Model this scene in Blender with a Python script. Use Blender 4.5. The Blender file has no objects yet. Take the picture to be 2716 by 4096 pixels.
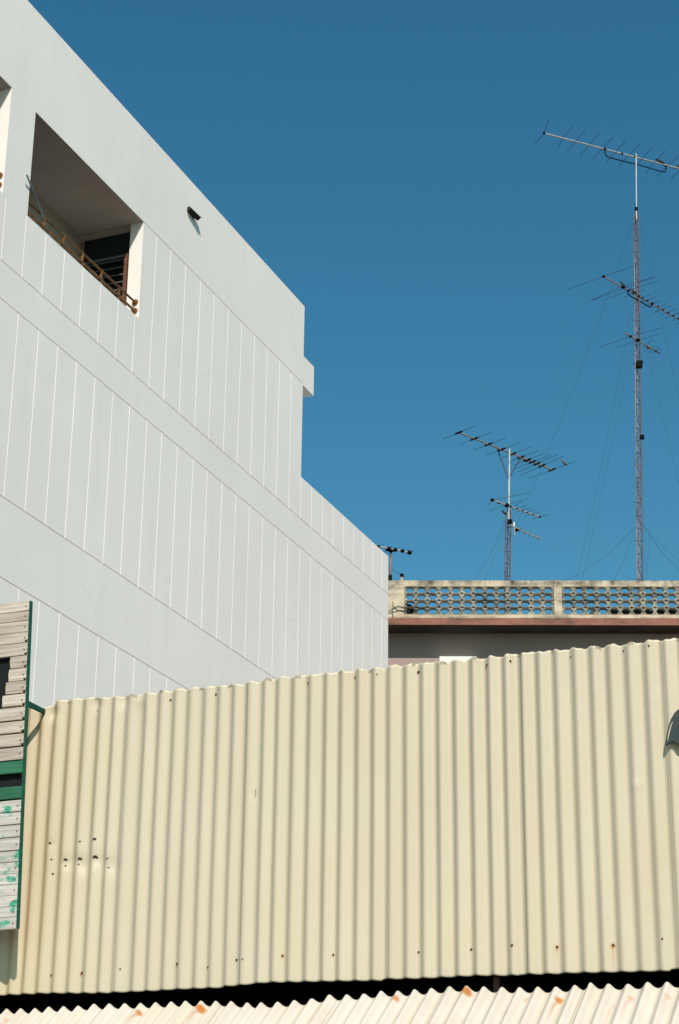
import bpy, math, random
from mathutils import Vector, Matrix
random.seed(7)
C = bpy.context.scene.collection
R = math.radians

# ------------------------------------------------------------------ camera model (source picture 2716 x 4096)
F, CX, CY = 7765.05, 1358.0, 2048.0
RT = Vector((0.92518516, 0.37934162, 0.01150454))      # camera right, in world axes
DN = Vector((-0.13015835, 0.34562973, -0.92930022))    # camera down
FW = Vector((-0.35649856, 0.85827736, 0.36914598))     # camera forward
EYE = Vector((0, 0, 1.6))
def ray(x, y): return RT*((x-CX)/F) + DN*((y-CY)/F) + FW
def on_plane(x, y, p, n):
    r = ray(x, y); return EYE + r*((p-EYE).dot(n)/r.dot(n))
def onX(x, y, X): return on_plane(x, y, Vector((X,0,0)), Vector((1,0,0)))
def onY(x, y, Y): return on_plane(x, y, Vector((0,Y,0)), Vector((0,1,0)))
def onZ(x, y, Z): return on_plane(x, y, Vector((0,0,Z)), Vector((0,0,1)))

# ------------------------------------------------------------------ helpers
class MB:
    def __init__(s): s.v=[]; s.f=[]; s.col=None
    def poly(s, pts):
        i=len(s.v); s.v += [tuple(p) for p in pts]; s.f.append(tuple(range(i,i+len(pts))))
    def hexa(s, a):            # 8 corners: bottom 0-3 ccw, top 4-7
        i=len(s.v); s.v += [tuple(p) for p in a]
        for q in ((3,2,1,0),(4,5,6,7),(0,1,5,4),(1,2,6,5),(2,3,7,6),(3,0,4,7)): s.f.append(tuple(i+k for k in q))
        return s
    def box(s, x0,x1,y0,y1,z0,z1, fn=None):
        p=[(x0,y0,z0),(x1,y0,z0),(x1,y1,z0),(x0,y1,z0),(x0,y0,z1),(x1,y0,z1),(x1,y1,z1),(x0,y1,z1)]
        if fn: p=[fn(*q) for q in p]
        return s.hexa(p)
    def tube(s, pts, r, n=8, cap=True):
        pts=[Vector(p) for p in pts]; m=len(pts)
        rs = r if isinstance(r,(list,tuple)) else [r]*m
        base=len(s.v); prev=None
        for k,p in enumerate(pts):
            t = (pts[min(k+1,m-1)]-pts[max(k-1,0)]).normalized()
            ref = prev if prev else (Vector((0,0,1)) if abs(t.z)<.9 else Vector((1,0,0)))
            u = (ref - t*ref.dot(t)).normalized(); w=t.cross(u); prev=u
            for j in range(n):
                a=2*math.pi*j/n; s.v.append(tuple(p+(u*math.cos(a)+w*math.sin(a))*rs[k]))
        for k in range(m-1):
            for j in range(n):
                a=base+k*n+j; b=base+k*n+(j+1)%n
                s.f.append((a,b,b+n,a+n))
        if cap:
            s.f.append(tuple(base+j for j in reversed(range(n))))
            s.f.append(tuple(base+(m-1)*n+j for j in range(n)))
        return s
    def ball(s, c, rx, ry=None, rz=None, nu=10, nv=7):
        ry=ry or rx; rz=rz or rx; base=len(s.v); c=Vector(c)
        s.v.append(tuple(c+Vector((0,0,-rz))))
        for i in range(1,nv):
            ph=-math.pi/2+math.pi*i/nv
            for j in range(nu):
                th=2*math.pi*j/nu
                s.v.append(tuple(c+Vector((rx*math.cos(ph)*math.cos(th), ry*math.cos(ph)*math.sin(th), rz*math.sin(ph)))))
        s.v.append(tuple(c+Vector((0,0,rz)))); top=len(s.v)-1
        for j in range(nu):
            s.f.append((base, base+1+(j+1)%nu, base+1+j))
            s.f.append((top, base+1+(nv-2)*nu+j, base+1+(nv-2)*nu+(j+1)%nu))
        for i in range(nv-2):
            for j in range(nu):
                a=base+1+i*nu+j; b=base+1+i*nu+(j+1)%nu; s.f.append((a,b,b+nu,a+nu))
        return s
    def prism(s, pts, off):     # polygon pts extruded by vector off
        pts=[Vector(p) for p in pts]; off=Vector(off); i=len(s.v); n=len(pts)
        s.v += [tuple(p) for p in pts]+[tuple(p+off) for p in pts]
        s.f.append(tuple(range(i,i+n))); s.f.append(tuple(i+n+k for k in reversed(range(n))))
        for k in range(n): s.f.append((i+(k+1)%n, i+k, i+n+k, i+n+(k+1)%n))
        return s
    def build(s, name, mat, parent=None, smooth=False, origin=None):
        me=bpy.data.meshes.new(name); me.from_pydata(s.v,[],s.f); me.validate(); me.update()
        if s.col:
            at=me.color_attributes.new('stain','FLOAT_COLOR','POINT')
            for k,c in enumerate(s.col): at.data[k].color=(c[0],c[1],c[2],1)
        import bmesh
        bm=bmesh.new(); bm.from_mesh(me); bmesh.ops.recalc_face_normals(bm, faces=bm.faces); bm.to_mesh(me); bm.free()
        if smooth:
            for p in me.polygons: p.use_smooth=True
        me.materials.append(mat)
        o=bpy.data.objects.new(name,me); C.objects.link(o)
        if parent is not None:
            o.parent=parent; o.matrix_parent_inverse=world_matrix(parent).inverted()
        return o
def world_matrix(o):
    m=o.matrix_basis.copy()
    while o.parent is not None:
        m = o.parent.matrix_basis @ o.matrix_parent_inverse @ m if False else (o.matrix_parent_inverse @ m)
        o=o.parent; m = o.matrix_basis @ m
    return m
def tag(o, label, cat, group=None, kind=None):
    if label: o['label']=label
    if cat: o['category']=cat
    if group: o['group']=group
    if kind: o['kind']=kind
    return o
def thing(name, loc, label, cat, group=None):
    o=bpy.data.objects.new(name,None); o.empty_display_size=.2; o.location=loc; C.objects.link(o)
    return tag(o,label,cat,group)

# ------------------------------------------------------------------ materials
def nodes(name):
    m=bpy.data.materials.new(name); m.use_nodes=True; nt=m.node_tree
    b=nt.nodes['Principled BSDF']; return m,nt,b
def N(nt,t,**k):
    n=nt.nodes.new(t)
    for a,v in k.items():
        if a in n.inputs: n.inputs[a].default_value=v
        else: setattr(n,a,v)
    return n
def coords(nt, scale=(1,1,1), rot=(0,0,0)):
    tc=N(nt,'ShaderNodeTexCoord'); mp=N(nt,'ShaderNodeMapping')
    mp.inputs['Scale'].default_value=scale; mp.inputs['Rotation'].default_value=rot
    nt.links.new(tc.outputs['Object'],mp.inputs['Vector']); return mp.outputs['Vector']
def noise(nt, vec, scale, detail=4, rough=.55):
    n=N(nt,'ShaderNodeTexNoise'); n.inputs['Scale'].default_value=scale; n.inputs['Detail'].default_value=detail
    n.inputs['Roughness'].default_value=rough; nt.links.new(vec,n.inputs['Vector']); return n.outputs['Fac']
def ramp(nt, fac, stops):
    r=N(nt,'ShaderNodeValToRGB'); e=r.color_ramp.elements
    while len(e)<len(stops): e.new(.5)
    for k,(p,c) in enumerate(stops): e[k].position=p; e[k].color=(c if len(c)==4 else (*c,1))
    nt.links.new(fac,r.inputs['Fac']); return r.outputs['Color']
def mix(nt, fac, a, b):
    m=N(nt,'ShaderNodeMix',data_type='RGBA')
    if isinstance(fac,(int,float)): m.inputs[0].default_value=fac
    else: nt.links.new(fac,m.inputs[0])
    for idx,c in ((6,a),(7,b)):
        if isinstance(c,tuple): m.inputs[idx].default_value=(*c,1)
        else: nt.links.new(c,m.inputs[idx])
    return m.outputs[2]
def math_(nt,op,a,b=None):
    m=N(nt,'ShaderNodeMath',operation=op)
    for i,c in enumerate((a,b)):
        if c is None: continue
        if isinstance(c,(int,float)): m.inputs[i].default_value=c
        else: nt.links.new(c,m.inputs[i])
    return m.outputs[0]
def bump(nt,b,h,strength=.2,dist=.01):
    n=N(nt,'ShaderNodeBump'); n.inputs['Strength'].default_value=strength; n.inputs['Distance'].default_value=dist
    nt.links.new(h,n.inputs['Height']); nt.links.new(n.outputs['Normal'],b.inputs['Normal'])
def plain(name, col, rough=.6, metal=0, var=.15, scale=6, col2=None, spec=.3):
    m,nt,b=nodes(name); v=coords(nt); f=noise(nt,v,scale)
    d=col2 or tuple(c*(1-var) for c in col)
    nt.links.new(ramp(nt,f,[(.35,d),(.65,col)]),b.inputs['Base Color'])
    b.inputs['Roughness'].default_value=rough; b.inputs['Metallic'].default_value=metal
    b.inputs['Specular IOR Level'].default_value=spec
    return m

def mat_white():
    m,nt,b=nodes('white_masonry_paint'); v=coords(nt)
    f1=noise(nt,v,.35,5,.6); f2=noise(nt,coords(nt,(3,3,.25)),1.2,4,.6); f3=noise(nt,v,90,2)
    c=ramp(nt,f1,[(.3,(.85,.805,.775)),(.7,(.91,.865,.832))])
    c=mix(nt,math_(nt,'MULTIPLY',ramp(nt,f2,[(.45,(0,0,0)),(.75,(1,1,1))]),.3),c,(.78,.74,.71))
    # hairline plaster cracks
    vo=N(nt,'ShaderNodeTexVoronoi',feature='DISTANCE_TO_EDGE'); vo.inputs['Scale'].default_value=.23
    wv=N(nt,'ShaderNodeMix',data_type='VECTOR'); 
    nz=N(nt,'ShaderNodeTexNoise'); nz.inputs['Scale'].default_value=1.3; nz.inputs['Detail'].default_value=5; nt.links.new(v,nz.inputs['Vector'])
    wv.inputs[0].default_value=.32; nt.links.new(v,wv.inputs[4]); nt.links.new(nz.outputs['Color'],wv.inputs[5])
    nt.links.new(wv.outputs[1],vo.inputs['Vector'])
    cr=ramp(nt,vo.outputs['Distance'],[(0,(1,1,1)),(.0022,(0,0,0))])
    msk=ramp(nt,noise(nt,v,.3,2),[(.52,(0,0,0)),(.6,(1,1,1))])
    c=mix(nt,math_(nt,'MULTIPLY',math_(nt,'MULTIPLY',cr,msk),.16),c,(.42,.42,.40))
    nt.links.new(c,b.inputs['Base Color']); b.inputs['Roughness'].default_value=.75; b.inputs['Specular IOR Level'].default_value=.25
    bump(nt,b,math_(nt,'ADD',math_(nt,'MULTIPLY',f1,.6),math_(nt,'MULTIPLY',f3,.15)),.25,.02)
    return m
def mat_sheet(name, base, base2, warm, rough=.42):
    m,nt,b=nodes(name); v=coords(nt)
    f1=noise(nt,coords(nt,(4,4,.5)),1.6,5,.6); f2=noise(nt,v,2.1,4); f3=noise(nt,v,140,3,.7); f4=noise(nt,v,38,4,.7)
    c=ramp(nt,f1,[(.3,base2),(.68,base)])
    c=mix(nt,math_(nt,'MULTIPLY',ramp(nt,f2,[(.42,(0,0,0)),(.72,(1,1,1))]),.45),c,warm)
    c=mix(nt,math_(nt,'MULTIPLY',ramp(nt,f4,[(.62,(0,0,0)),(.70,(1,1,1))]),.18),c,(.42,.36,.22))
    a=N(nt,'ShaderNodeVertexColor',layer_name='stain'); sp=N(nt,'ShaderNodeSeparateColor'); nt.links.new(a.outputs['Color'],sp.inputs['Color'])
    nf=math_(nt,'MULTIPLY_ADD',f4,.7); nf.node.inputs[2].default_value=.6
    rr=math_(nt,'MINIMUM',math_(nt,'MULTIPLY',sp.outputs[0],nf),1)
    c=mix(nt,rr,c,ramp(nt,f4,[(.3,(.36,.10,.008)),(.7,(.52,.19,.018))]))
    c=mix(nt,sp.outputs[1],c,(.055,.035,.02))
    c=mix(nt,sp.outputs[2],c,(.52,.38,.16))
    nt.links.new(c,b.inputs['Base Color'])
    b.inputs['Roughness'].default_value=rough; b.inputs['Specular IOR Level'].default_value=.35
    bump(nt,b,math_(nt,'ADD',f2,math_(nt,'MULTIPLY',f3,.12)),.12,.01)
    return m
def mat_wood(name, c1, c2, green=0.0, axis=(1,9,9)):
    m,nt,b=nodes(name); v=coords(nt,(2.5,30,45)); v2=coords(nt,(5,6,9))
    f=noise(nt,v,1.6,6,.65); g=noise(nt,v2,2.2,5,.65)
    c=ramp(nt,f,[(.28,c2),(.6,c1),(.8,tuple(min(1,x*1.12) for x in c1))])
    oi=N(nt,'ShaderNodeObjectInfo')
    hv=N(nt,'ShaderNodeHueSaturation'); nt.links.new(c,hv.inputs['Color'])
    vv=math_(nt,'MULTIPLY_ADD',oi.outputs['Random'],.28); vv.node.inputs[2].default_value=.86; nt.links.new(vv,hv.inputs['Value'])
    c=hv.outputs['Color']
    if green: c=mix(nt,ramp(nt,g,[(.60-green*.08,(0,0,0)),(.70-green*.08,(1,1,1))]),c,(.06,.36,.24))
    nt.links.new(c,b.inputs['Base Color']); b.inputs['Roughness'].default_value=.8; b.inputs['Specular IOR Level'].default_value=.15
    bump(nt,b,f,.5,.004)
    return m
def mat_concrete(name, base, pale, dark, amount, pink=False):
    m,nt,b=nodes(name); v=coords(nt)
    f1=noise(nt,v,1.6,6,.65); f2=noise(nt,coords(nt,(1.1,1.1,4)),1.3,6,.7); f3=noise(nt,coords(nt,(5,5,.5)),1.2,5,.65)
    c=ramp(nt,f1,[(.3,base),(.65,pale)])
    k=math_(nt,'MULTIPLY',ramp(nt,f2,[(.52-amount*.15,(0,0,0)),(.76-amount*.12,(1,1,1))]),.9)
    c=mix(nt,k,c,dark)
    c=mix(nt,math_(nt,'MULTIPLY',ramp(nt,f3,[(.55,(0,0,0)),(.8,(1,1,1))]),.5),c,tuple(x*1.7 for x in dark))
    if pink:      # black mildew that has grown down from the coping
        sx=N(nt,'ShaderNodeSeparateXYZ'); nt.links.new(v,sx.inputs[0])
        mr=N(nt,'ShaderNodeMapRange'); mr.inputs[1].default_value=ZTOP-.20; mr.inputs[2].default_value=ZTOP-.0; nt.links.new(sx.outputs[2],mr.inputs[0])
        mk=math_(nt,'MULTIPLY',mr.outputs[0],ramp(nt,noise(nt,coords(nt,(1,1,.35)),2.6,6,.7),[(.44,(0,0,0)),(.64,(1,1,1))]))
        c=mix(nt,mk,c,dark)
    nt.links.new(c,b.inputs['Base Color']); b.inputs['Roughness'].default_value=.85; b.inputs['Specular IOR Level'].default_value=.15
    bump(nt,b,f1,.3,.02); return m
def mat_rustpipe(name, a, bcol, scale=(1,1,3)):
    m,nt,b=nodes(name); f=noise(nt,coords(nt,scale),1.5,5,.7)
    nt.links.new(ramp(nt,f,[(.38,a),(.56,bcol)]),b.inputs['Base Color'])
    b.inputs['Roughness'].default_value=.65; b.inputs['Metallic'].default_value=.15; return m

ZTOP=(EYE+ray(1900,2322)*44).z
M=dict(
 white=mat_white(),
 sheet=mat_sheet('cream_painted_sheet',(.58,.515,.39),(.54,.472,.352),(.555,.468,.32)),
 roof=mat_sheet('pale_roof_sheet',(.585,.545,.495),(.53,.485,.425),(.55,.48,.38),.5),
 wood=mat_wood('weathered_bare_wood',(.60,.515,.44),(.33,.265,.215)),
 wood_green=mat_wood('bare_wood_with_green_flakes',(.60,.555,.51),(.36,.325,.295),1.0),
 green=mat_wood('green_painted_wood',(.045,.185,.105),(.025,.10,.06)),
 stile=mat_wood('dark_green_painted_wood',(.012,.095,.062),(.008,.04,.028)),
 black=plain('near_black_timber',(.012,.014,.013),.9,0,.4,8),  # near-black colour for the shed interior, rails and purlins
 backing=plain('dark_backing_wood',(.010,.013,.012),.9,0,.4,8),
 rust=mat_rustpipe('rusty_brown_steel',(.085,.04,.014),(.23,.11,.035),(4,4,4)),
 flange=mat_rustpipe('rusty_flange_steel',(.16,.06,.018),(.26,.11,.035),(9,9,9)),
 door=plain('dark_teal_door',(.012,.022,.024),.5,0,.3,3),
 slat=plain('grey_louvre_slat',(.16,.18,.17),.5,0,.2,5),
 post=plain('brown_door_post',(.17,.075,.045),.6,0,.3,5),
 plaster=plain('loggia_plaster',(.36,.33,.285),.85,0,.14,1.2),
 bluepole=plain('pale_blue_pole',(.25,.36,.40),.4,0,.2,9),
 pipe=plain('black_pipe',(.012,.011,.010),.5,0,.3,20),
 conc=mat_concrete('stained_cream_concrete',(.46,.38,.27),(.64,.55,.415),(.07,.058,.045),.42,True),
 block=mat_concrete('mildewed_breeze_block',(.32,.28,.215),(.56,.50,.40),(.035,.032,.026),1.0),
 pink=mat_concrete('pink_slab_edge',(.255,.115,.082),(.31,.145,.105),(.07,.055,.045),.38),
 pinkwall=plain('pink_grey_plaster',(.37,.285,.255),.85,0,.12,1.0),
 soffit=plain('painted_shade_soffit',(.07,.06,.05),.9,0,.4,2),  # shade under the overhang painted in as a dark colour
 awning=plain('white_awning_paint',(.80,.80,.76),.6,0,.08,2),
 steel_red=mat_rustpipe('rusty_red_mast_steel',(.07,.032,.024),(.16,.065,.042),(.3,.3,.8)),
 steel_mix=mat_rustpipe('rust_and_silver_mast_steel',(.15,.055,.035),(.30,.22,.17),(.3,.3,.7)),
 steel_dark=plain('dark_brown_bracing',(.075,.045,.035),.7,.1,.3,5),
 alu=plain('weathered_aluminium',(.55,.53,.48),.45,.35,.25,5),
 alu_brown=plain('tarnished_aluminium',(.40,.30,.21),.5,.3,.35,4),
 galv=plain('bare_galvanised_tube',(.62,.62,.58),.4,.3,.2,4),
 rod=plain('thin_dark_rod',(.06,.055,.05),.5,.2,.2,4),
 plastic=plain('black_plastic_clamp',(.010,.011,.011),.9,0,.2,4,None,.05),
 wire=plain('dark_wire',(.05,.06,.07),.6,0,.2,4),
 feather=plain('dark_brown_feathers',(.045,.035,.03),.8,0,.5,40),
 feather_lt=plain('grey_brown_feathers',(.16,.115,.085),.8,0,.5,40),
 cowl=plain('grey_green_metal',(.055,.075,.075),.5,.1,.25,5),
 cowl_rim=plain('pale_cream_rim',(.62,.56,.42),.4,0,.15,5),
 ground=plain('dark_asphalt_ground',(.07,.055,.042),.9,0,.25,.6),
 asphalt=plain('grey_concrete_roof',(.20,.19,.18),.9,0,.25,1),
 tarp=plain('dark_tarpaulin',(.03,.03,.028),.7,0,.4,6),
 bag=plain('white_plastic_sack',(.78,.78,.74),.5,0,.1,6),
 screw=plain('rusty_screw_steel',(.07,.03,.015),.7,.1,.4,60),
 nail=plain('rusty_nail_head',(.20,.085,.045),.7,.1,.4,60),
 hole=plain('torn_black_metal_edge',(.03,.026,.02),.8,0,.3,60),
)

# ------------------------------------------------------------------ ground
g=MB(); g.poly([(-600,-600,0),(600,-600,0),(600,900,0),(-600,900,0)])
tag(g.build('ground',M['ground']),None,None,None,'structure')

# ------------------------------------------------------------------ white apartment building (facade plane X = XW)
XW=-13.45; TH=.235
bld=thing('apartment_building',(XW-6,22,0),'tall white painted apartment block with grooved side wall and recessed upper balconies','building')
gy=[20.61,21.16,21.70,22.25,22.80,23.36,23.90,24.47,24.98,25.53,26.10,26.63,27.20,27.75,28.30,28.86,29.41,29.96,30.50,31.01,31.54,32.07,32.60,33.13,33.65,34.15,34.67]
y=20.61
while y>9: y-=.55; gy.append(y)
gy.sort(); GW=.0068
WIN=[(20.63,24.02),(16.56,19.965)]; SILL,HEAD=15.71,17.445
YE,YU,ZT,ZS=35.03,30.50,19.09,15.53
YB=set([8.0,YE,YU]); ZB=set([0,ZT,ZS,SILL,HEAD])
for a,b in WIN: YB|={a,b}
for a in gy:
    for q in (a-GW,a+GW):
        if all(abs(q-w)>.02 for ww in WIN for w in ww) or True: YB.add(q)
HL=[14.70,14.14,11.36,10.25,6.95,6.2]
for z in HL: ZB|={z-.008,z+.008}
ZB|={HEAD-.009,HEAD+.009}
YB=sorted(YB); ZB=sorted(ZB)
YB=[q for i,q in enumerate(YB) if i==0 or q-YB[i-1]>1e-5]
def cell(yc,zc):
    if zc>ZS and yc>YU: return -TH
    for a,b in WIN:
        if a<yc<b and SILL<zc<HEAD: return -TH
    if any(abs(zc-z)<.008 for z in HL): return -.016
    if yc>24.02 and abs(zc-HEAD)<.009: return -.016
    if 14.70<zc<17.43 or 11.36<zc<14.14 or 6.95<zc<10.25 or zc<6.2:
        if zc>SILL and 16.5<yc<24.02: return 0
        if any(abs(yc-q)<GW for q in gy): return -.0075
    return 0
w=MB(); ny,nz=len(YB)-1,len(ZB)-1
off=[[cell((YB[i]+YB[i+1])/2,(ZB[j]+ZB[j+1])/2) for j in range(nz)] for i in range(ny)]
for i in range(ny):
    for j in range(nz):
        o=off[i][j]; y0,y1,z0,z1=YB[i],YB[i+1],ZB[j],ZB[j+1]
        if o>-TH: w.poly([(XW+o,y0,z0),(XW+o,y1,z0),(XW+o,y1,z1),(XW+o,y0,z1)])
        p=off[i+1][j] if i+1<ny else -TH
        if p!=o: w.poly([(XW+o,y1,z0),(XW+o,y1,z1),(XW+p,y1,z1),(XW+p,y1,z0)])
        p=off[i][j+1] if j+1<nz else -TH
        if p!=o: w.poly([(XW+o,y0,z1),(XW+o,y1,z1),(XW+p,y1,z1),(XW+p,y0,z1)])
me=w.build('wall',M['white'],bld)
# body behind the facade, carved round the two balconies
XB=XW-TH; XR=-27.0; XC=XB-.945
s=MB()
s.box(XR,XB,8,YE,0,ZS)                               # lower storeys
s.box(XR,XB,24.27,YU,ZS,ZT)                          # upper storey beyond the balconies
s.box(XR,XC-.12,8,24.27,ZS,ZT)                       # rooms behind the balconies
s.box(XC-.12,XB,8,24.27,HEAD+.02,ZT)                 # slab over the balconies
s.box(XC-.12,XB,8,16.56,ZS,HEAD+.02)
s.build('masonry_core',M['white'],bld)
led=MB(); led.box(XR,XW,YU,31.01,17.415,18.03); led.build('cornice_ledge',M['white'],bld)
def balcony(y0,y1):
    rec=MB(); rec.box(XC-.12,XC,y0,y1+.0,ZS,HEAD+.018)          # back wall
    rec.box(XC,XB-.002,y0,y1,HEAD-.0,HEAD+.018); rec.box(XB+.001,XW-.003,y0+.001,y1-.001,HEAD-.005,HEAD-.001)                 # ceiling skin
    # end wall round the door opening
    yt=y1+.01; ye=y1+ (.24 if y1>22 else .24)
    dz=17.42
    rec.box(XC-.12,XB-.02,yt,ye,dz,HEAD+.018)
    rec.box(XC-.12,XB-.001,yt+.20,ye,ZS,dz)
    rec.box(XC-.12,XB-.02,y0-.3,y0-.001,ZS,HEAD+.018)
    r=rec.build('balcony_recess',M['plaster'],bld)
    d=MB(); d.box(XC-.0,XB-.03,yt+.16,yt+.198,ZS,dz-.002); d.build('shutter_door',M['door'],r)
    l=MB(); z=16.88
    k=0
    while z>ZS+.1:
        l.hexa([(XC+.02,yt+.06,z-.012),(XB-.10,yt+.06,z-.012),(XB-.10,yt+.15,z+.05),(XC+.02,yt+.15,z+.05),
                (XC+.02,yt+.06,z),(XB-.10,yt+.06,z),(XB-.10,yt+.15,z+.062),(XC+.02,yt+.15,z+.062)]); z-=.135
    l.box(XC+.02,XB-.10,yt+.10,yt+.13,16.95,16.985)
    l.build('louvre_slats',M['slat'],r)
    p=MB(); p.box(XB-.085,XB-.025,yt-.015,yt+.05,ZS,16.93); p.build('door_post',M['post'],r)
    # railing
    a1=onY(542.5,1209.8,24.02); a0=onY(538.5,1244.8,24.02); xr=(a1.x+a0.x)/2; z1,z0=a1.z,a0.z
    rl=MB(); rl.tube([(xr,y0,z1),(xr,y1,z1)],.018,10); rl.tube([(xr,y0,z0),(xr,y1,z0)],.020,10)
    for px,py in ((176.8,887),(254.3,962),(329,1036.5),(404.7,1105.4),(475.3,1174)):
        yy=onX(px,py,xr).y-(24.02-y1)
        rl.box(xr-.017,xr+.017,yy-.017,yy+.017,z0-.10,z0-.012); rl.box(xr-.017,xr+.017,yy-.017,yy+.017,z0+.012,z1+.02)
    rl=rl.build('railing',M['rust'],bld)
    for zz in (z1,z0):
        for yy,sg in ((y1,-1),(y0,1)):
            f=MB(); f.tube([(xr,yy,zz),(xr,yy+sg*.016,zz)],.052,16); f.tube([(xr,yy+sg*.016,zz),(xr,yy+sg*.05,zz)],.03,12)
            f.build('flange',M['flange'],rl)
for a,b in WIN: balcony(a,b)
# drain spout with open lip high on the wall
f0=onX(764,845,XW+.035); dr=Vector((.028,.20,-.022)); dr.normalize()
sp=MB(); u=Vector((0,0,1))-dr*dr.z; u.normalize(); wv=dr.cross(u)
def ring(t,r): return [f0+dr*t+(u*math.cos(a)+wv*math.sin(a))*r for a in [2*math.pi*k/16 for k in range(16)]]
i=len(sp.v); rings=[ring(-.08,.046),ring(.22,.046),ring(.22,.039),ring(.02,.041)]; 
for rg in rings: sp.v+=[tuple(p) for p in rg]
for k in range(3):
    for j in range(16): sp.f.append((i+k*16+j,i+k*16+(j+1)%16,i+(k+1)*16+(j+1)%16,i+(k+1)*16+j))
sp.f.append(tuple(i+48+j for j in range(16))); sp.f.append(tuple(i+j for j in range(16))[::-1]); sp.tube([f0+dr*.03,f0+dr*.03-Vector((.06,0,0))],.03,8); sp.tube([f0+dr*.15,f0+dr*.15-Vector((.06,0,0))],.03,8)
for k in (-3,-2,-1,0,1,2):
    a0=2*math.pi*k/16; a1=2*math.pi*(k+1)/16
    q=[f0+dr*t+(u*math.cos(a)+wv*math.sin(a))*r for t in (.22,.28) for a in (a0,a1) for r in (.043,.048)]
    sp.hexa([q[0],q[1],q[3],q[2],q[4],q[5],q[7],q[6]])
sp.build('drain_spout',M['pipe'],bld)
# thin pole leaning out of the balcony
pl=MB(); t=onX(106.5,698,XW+.06); bt=onX(189,915,XW-.10); bt2=bt+(bt-t)*.35
pl.tube([t,bt2],.013,10)
tag(pl.build('bamboo_pole',M['bluepole']),'thin pale blue pole leaning out over the rusty balcony railing','pole')

# ------------------------------------------------------------------ corrugated wall (plane Y = YF)
YF=7.65
STR=[33,87,141.6,196.4,255,313.8,374.4,431.8,487.9,560,617.3,677.3,736.6,800.4,857.8,918.4,975.8,1042.9,1099.6,1162.8,1229.1,1295.4,1357.9,1425.5,1489.9,1551.8,1619.4,1686.4,1753.3,1820.5,1890,1958.3,2024.7,2093.6,2162.4,2233.9,2309.1,2382.5,2452.6,2529.1,2605.7,2680.3]
US=[onY(x,3200,YF).x for x in STR]
for k in range(32): US.insert(0,US[0]-.0765)
for k in range(46): US.append(US[-1]+.0765)
def phase(u):
    import bisect
    k=min(max(bisect.bisect(US,u)-1,0),len(US)-2)
    return 2*math.pi*(k+(u-US[k])/(US[k+1]-US[k]))
AMP=.0098
def interp(tab,x):
    if x<=tab[0][0]: return tab[0][1]+(x-tab[0][0])*0
    for (a,p),(b,q) in zip(tab,tab[1:]):
        if x<=b: return p+(q-p)*(x-a)/max(b-a,1e-6)
    return tab[-1][1]
TOP=[(-250,2830),(120,2832),(176,2842),(190,2828),(209,2817),(234,2803.6),(291,2797),(355,2791),(400,2789),(452,2788),(513,2779),(582,2773),(643,2765),(750,2754),(876,2743),(941,2738),(1002,2730),(1047,2722),(1071,2718),(1117,2711),(1200,2705),(1320,2692),(1500,2674),(1537,2673),(1554,2665),(1624,2661),(1655,2656),(1756,2647),(1826,2643),(1888,2634),(1957,2630),(2027,2620),(2097,2612),(2182,2604),(2252,2598),(2322,2592),(2392,2586),(2469,2579),(2547,2571),(2601,2562),(2655,2559),(2687,2554),(2760,2549),(3300,2490)]
BOT=[(-250,3990),(0,3981),(178,3973),(400,3972),(625,3962),(700,3957),(890,3950),(895,3945),(985,3939),(990,3937),(1060,3930),(1400,3924),(1528,3923),(1531,3917),(1690,3914),(1900,3903),(2075,3902),(2078,3898),(2180,3897),(2300,3892),(2500,3888),(2680,3884),(2684,3877),(2760,3876),(3300,3850)]
topw=[(onY(x,y,YF).x,onY(x,y,YF).z) for x,y in TOP]
botw=[(onY(x,y,YF).x,onY(x,y,YF).z) for x,y in BOT]
def fpt(x,y): p=onY(x,y,YF-.008); return (p.x,p.z)
SCR=[(676,2796,1),(859,2774,1),(383,2837,.5),(1231,2731,1.0),(1418,2708,1),(1670,2685,1.6),(1944,2659,1.1),(2041,2643,1),(2279,2624,.5),(2490,2599,.6),(2595,2583,.9),(1510,2699,.5),
     (198,3899,1.4),(320,3890,1.7),(704,3854,1.2),(826,3866,.6),(940,3837,1),(1125,3821,1.3),(1328,3817,1),(1670,3806,.8),(1880,3795,1),(2050,3781,.9),(2224,3786,1.7),(2449,3779,1.8),(2650,3756,.8),(478,3875,.5),(971,3836,.5)]
scrw=[(*fpt(x,y),s,(x,y)) for x,y,s in SCR]
DRIP={(2224,3786):.055,(2449,3779):.14,(320,3890):.02,(198,3899):.02,(1125,3821):.02,(1670,2685):.015}
DENTS=[(*fpt(x,y),a,r) for x,y,a,r in ((390,2815,.006,.03),(490,2800,.005,.03),(560,2800,-.004,.03),(210,2850,.008,.03),(199,3374,.004,.02),(259,3450,.006,.03),(317,3445,.007,.03),(379,3440,.007,.03),(440,3460,.006,.035),(330,3470,.005,.03),(1015,3175,.002,.02),(2545,3140,-.003,.02))]
wall=thing('corrugated_metal_wall',(-3.2,YF,2.8),'cream corrugated metal sheet wall with rusty screws along its top and bottom edges','wall')
def smooth01(t): t=max(0,min(1,t)); return t*t*(3-2*t)
bx=[onY(x,3600,YF).x for x in (-90,447,990,1529,2076,2683)]
bx=[min(US,key=lambda q:abs(q-b))+.004 for b in bx]
bx=[bx[0]-1.9,bx[0]-1.26,bx[0]-.63]+bx+[bx[-1]+.7*k for k in range(1,5)]
def yoff(u,z,lay):
    ph_=phase(u); h=AMP*(math.sin(ph_)+.07*math.sin(2*ph_))
    # slight sheet-to-sheet and hand-worn variation
    h*=1+.16*math.sin(u*2.3+1.2)+.06*math.sin(u*7.1)
    d=0
    for (du,dz,a,r) in DENTS:
        q=((u-du)**2+(z-dz)**2)/(r*r)
        if q<4: d-=a*math.exp(-q)
    wob=.003*math.sin(u*1.7+z*.9)+.0015*math.sin(z*5+u*3)
    return YF-h-lay-d+wob
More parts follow.
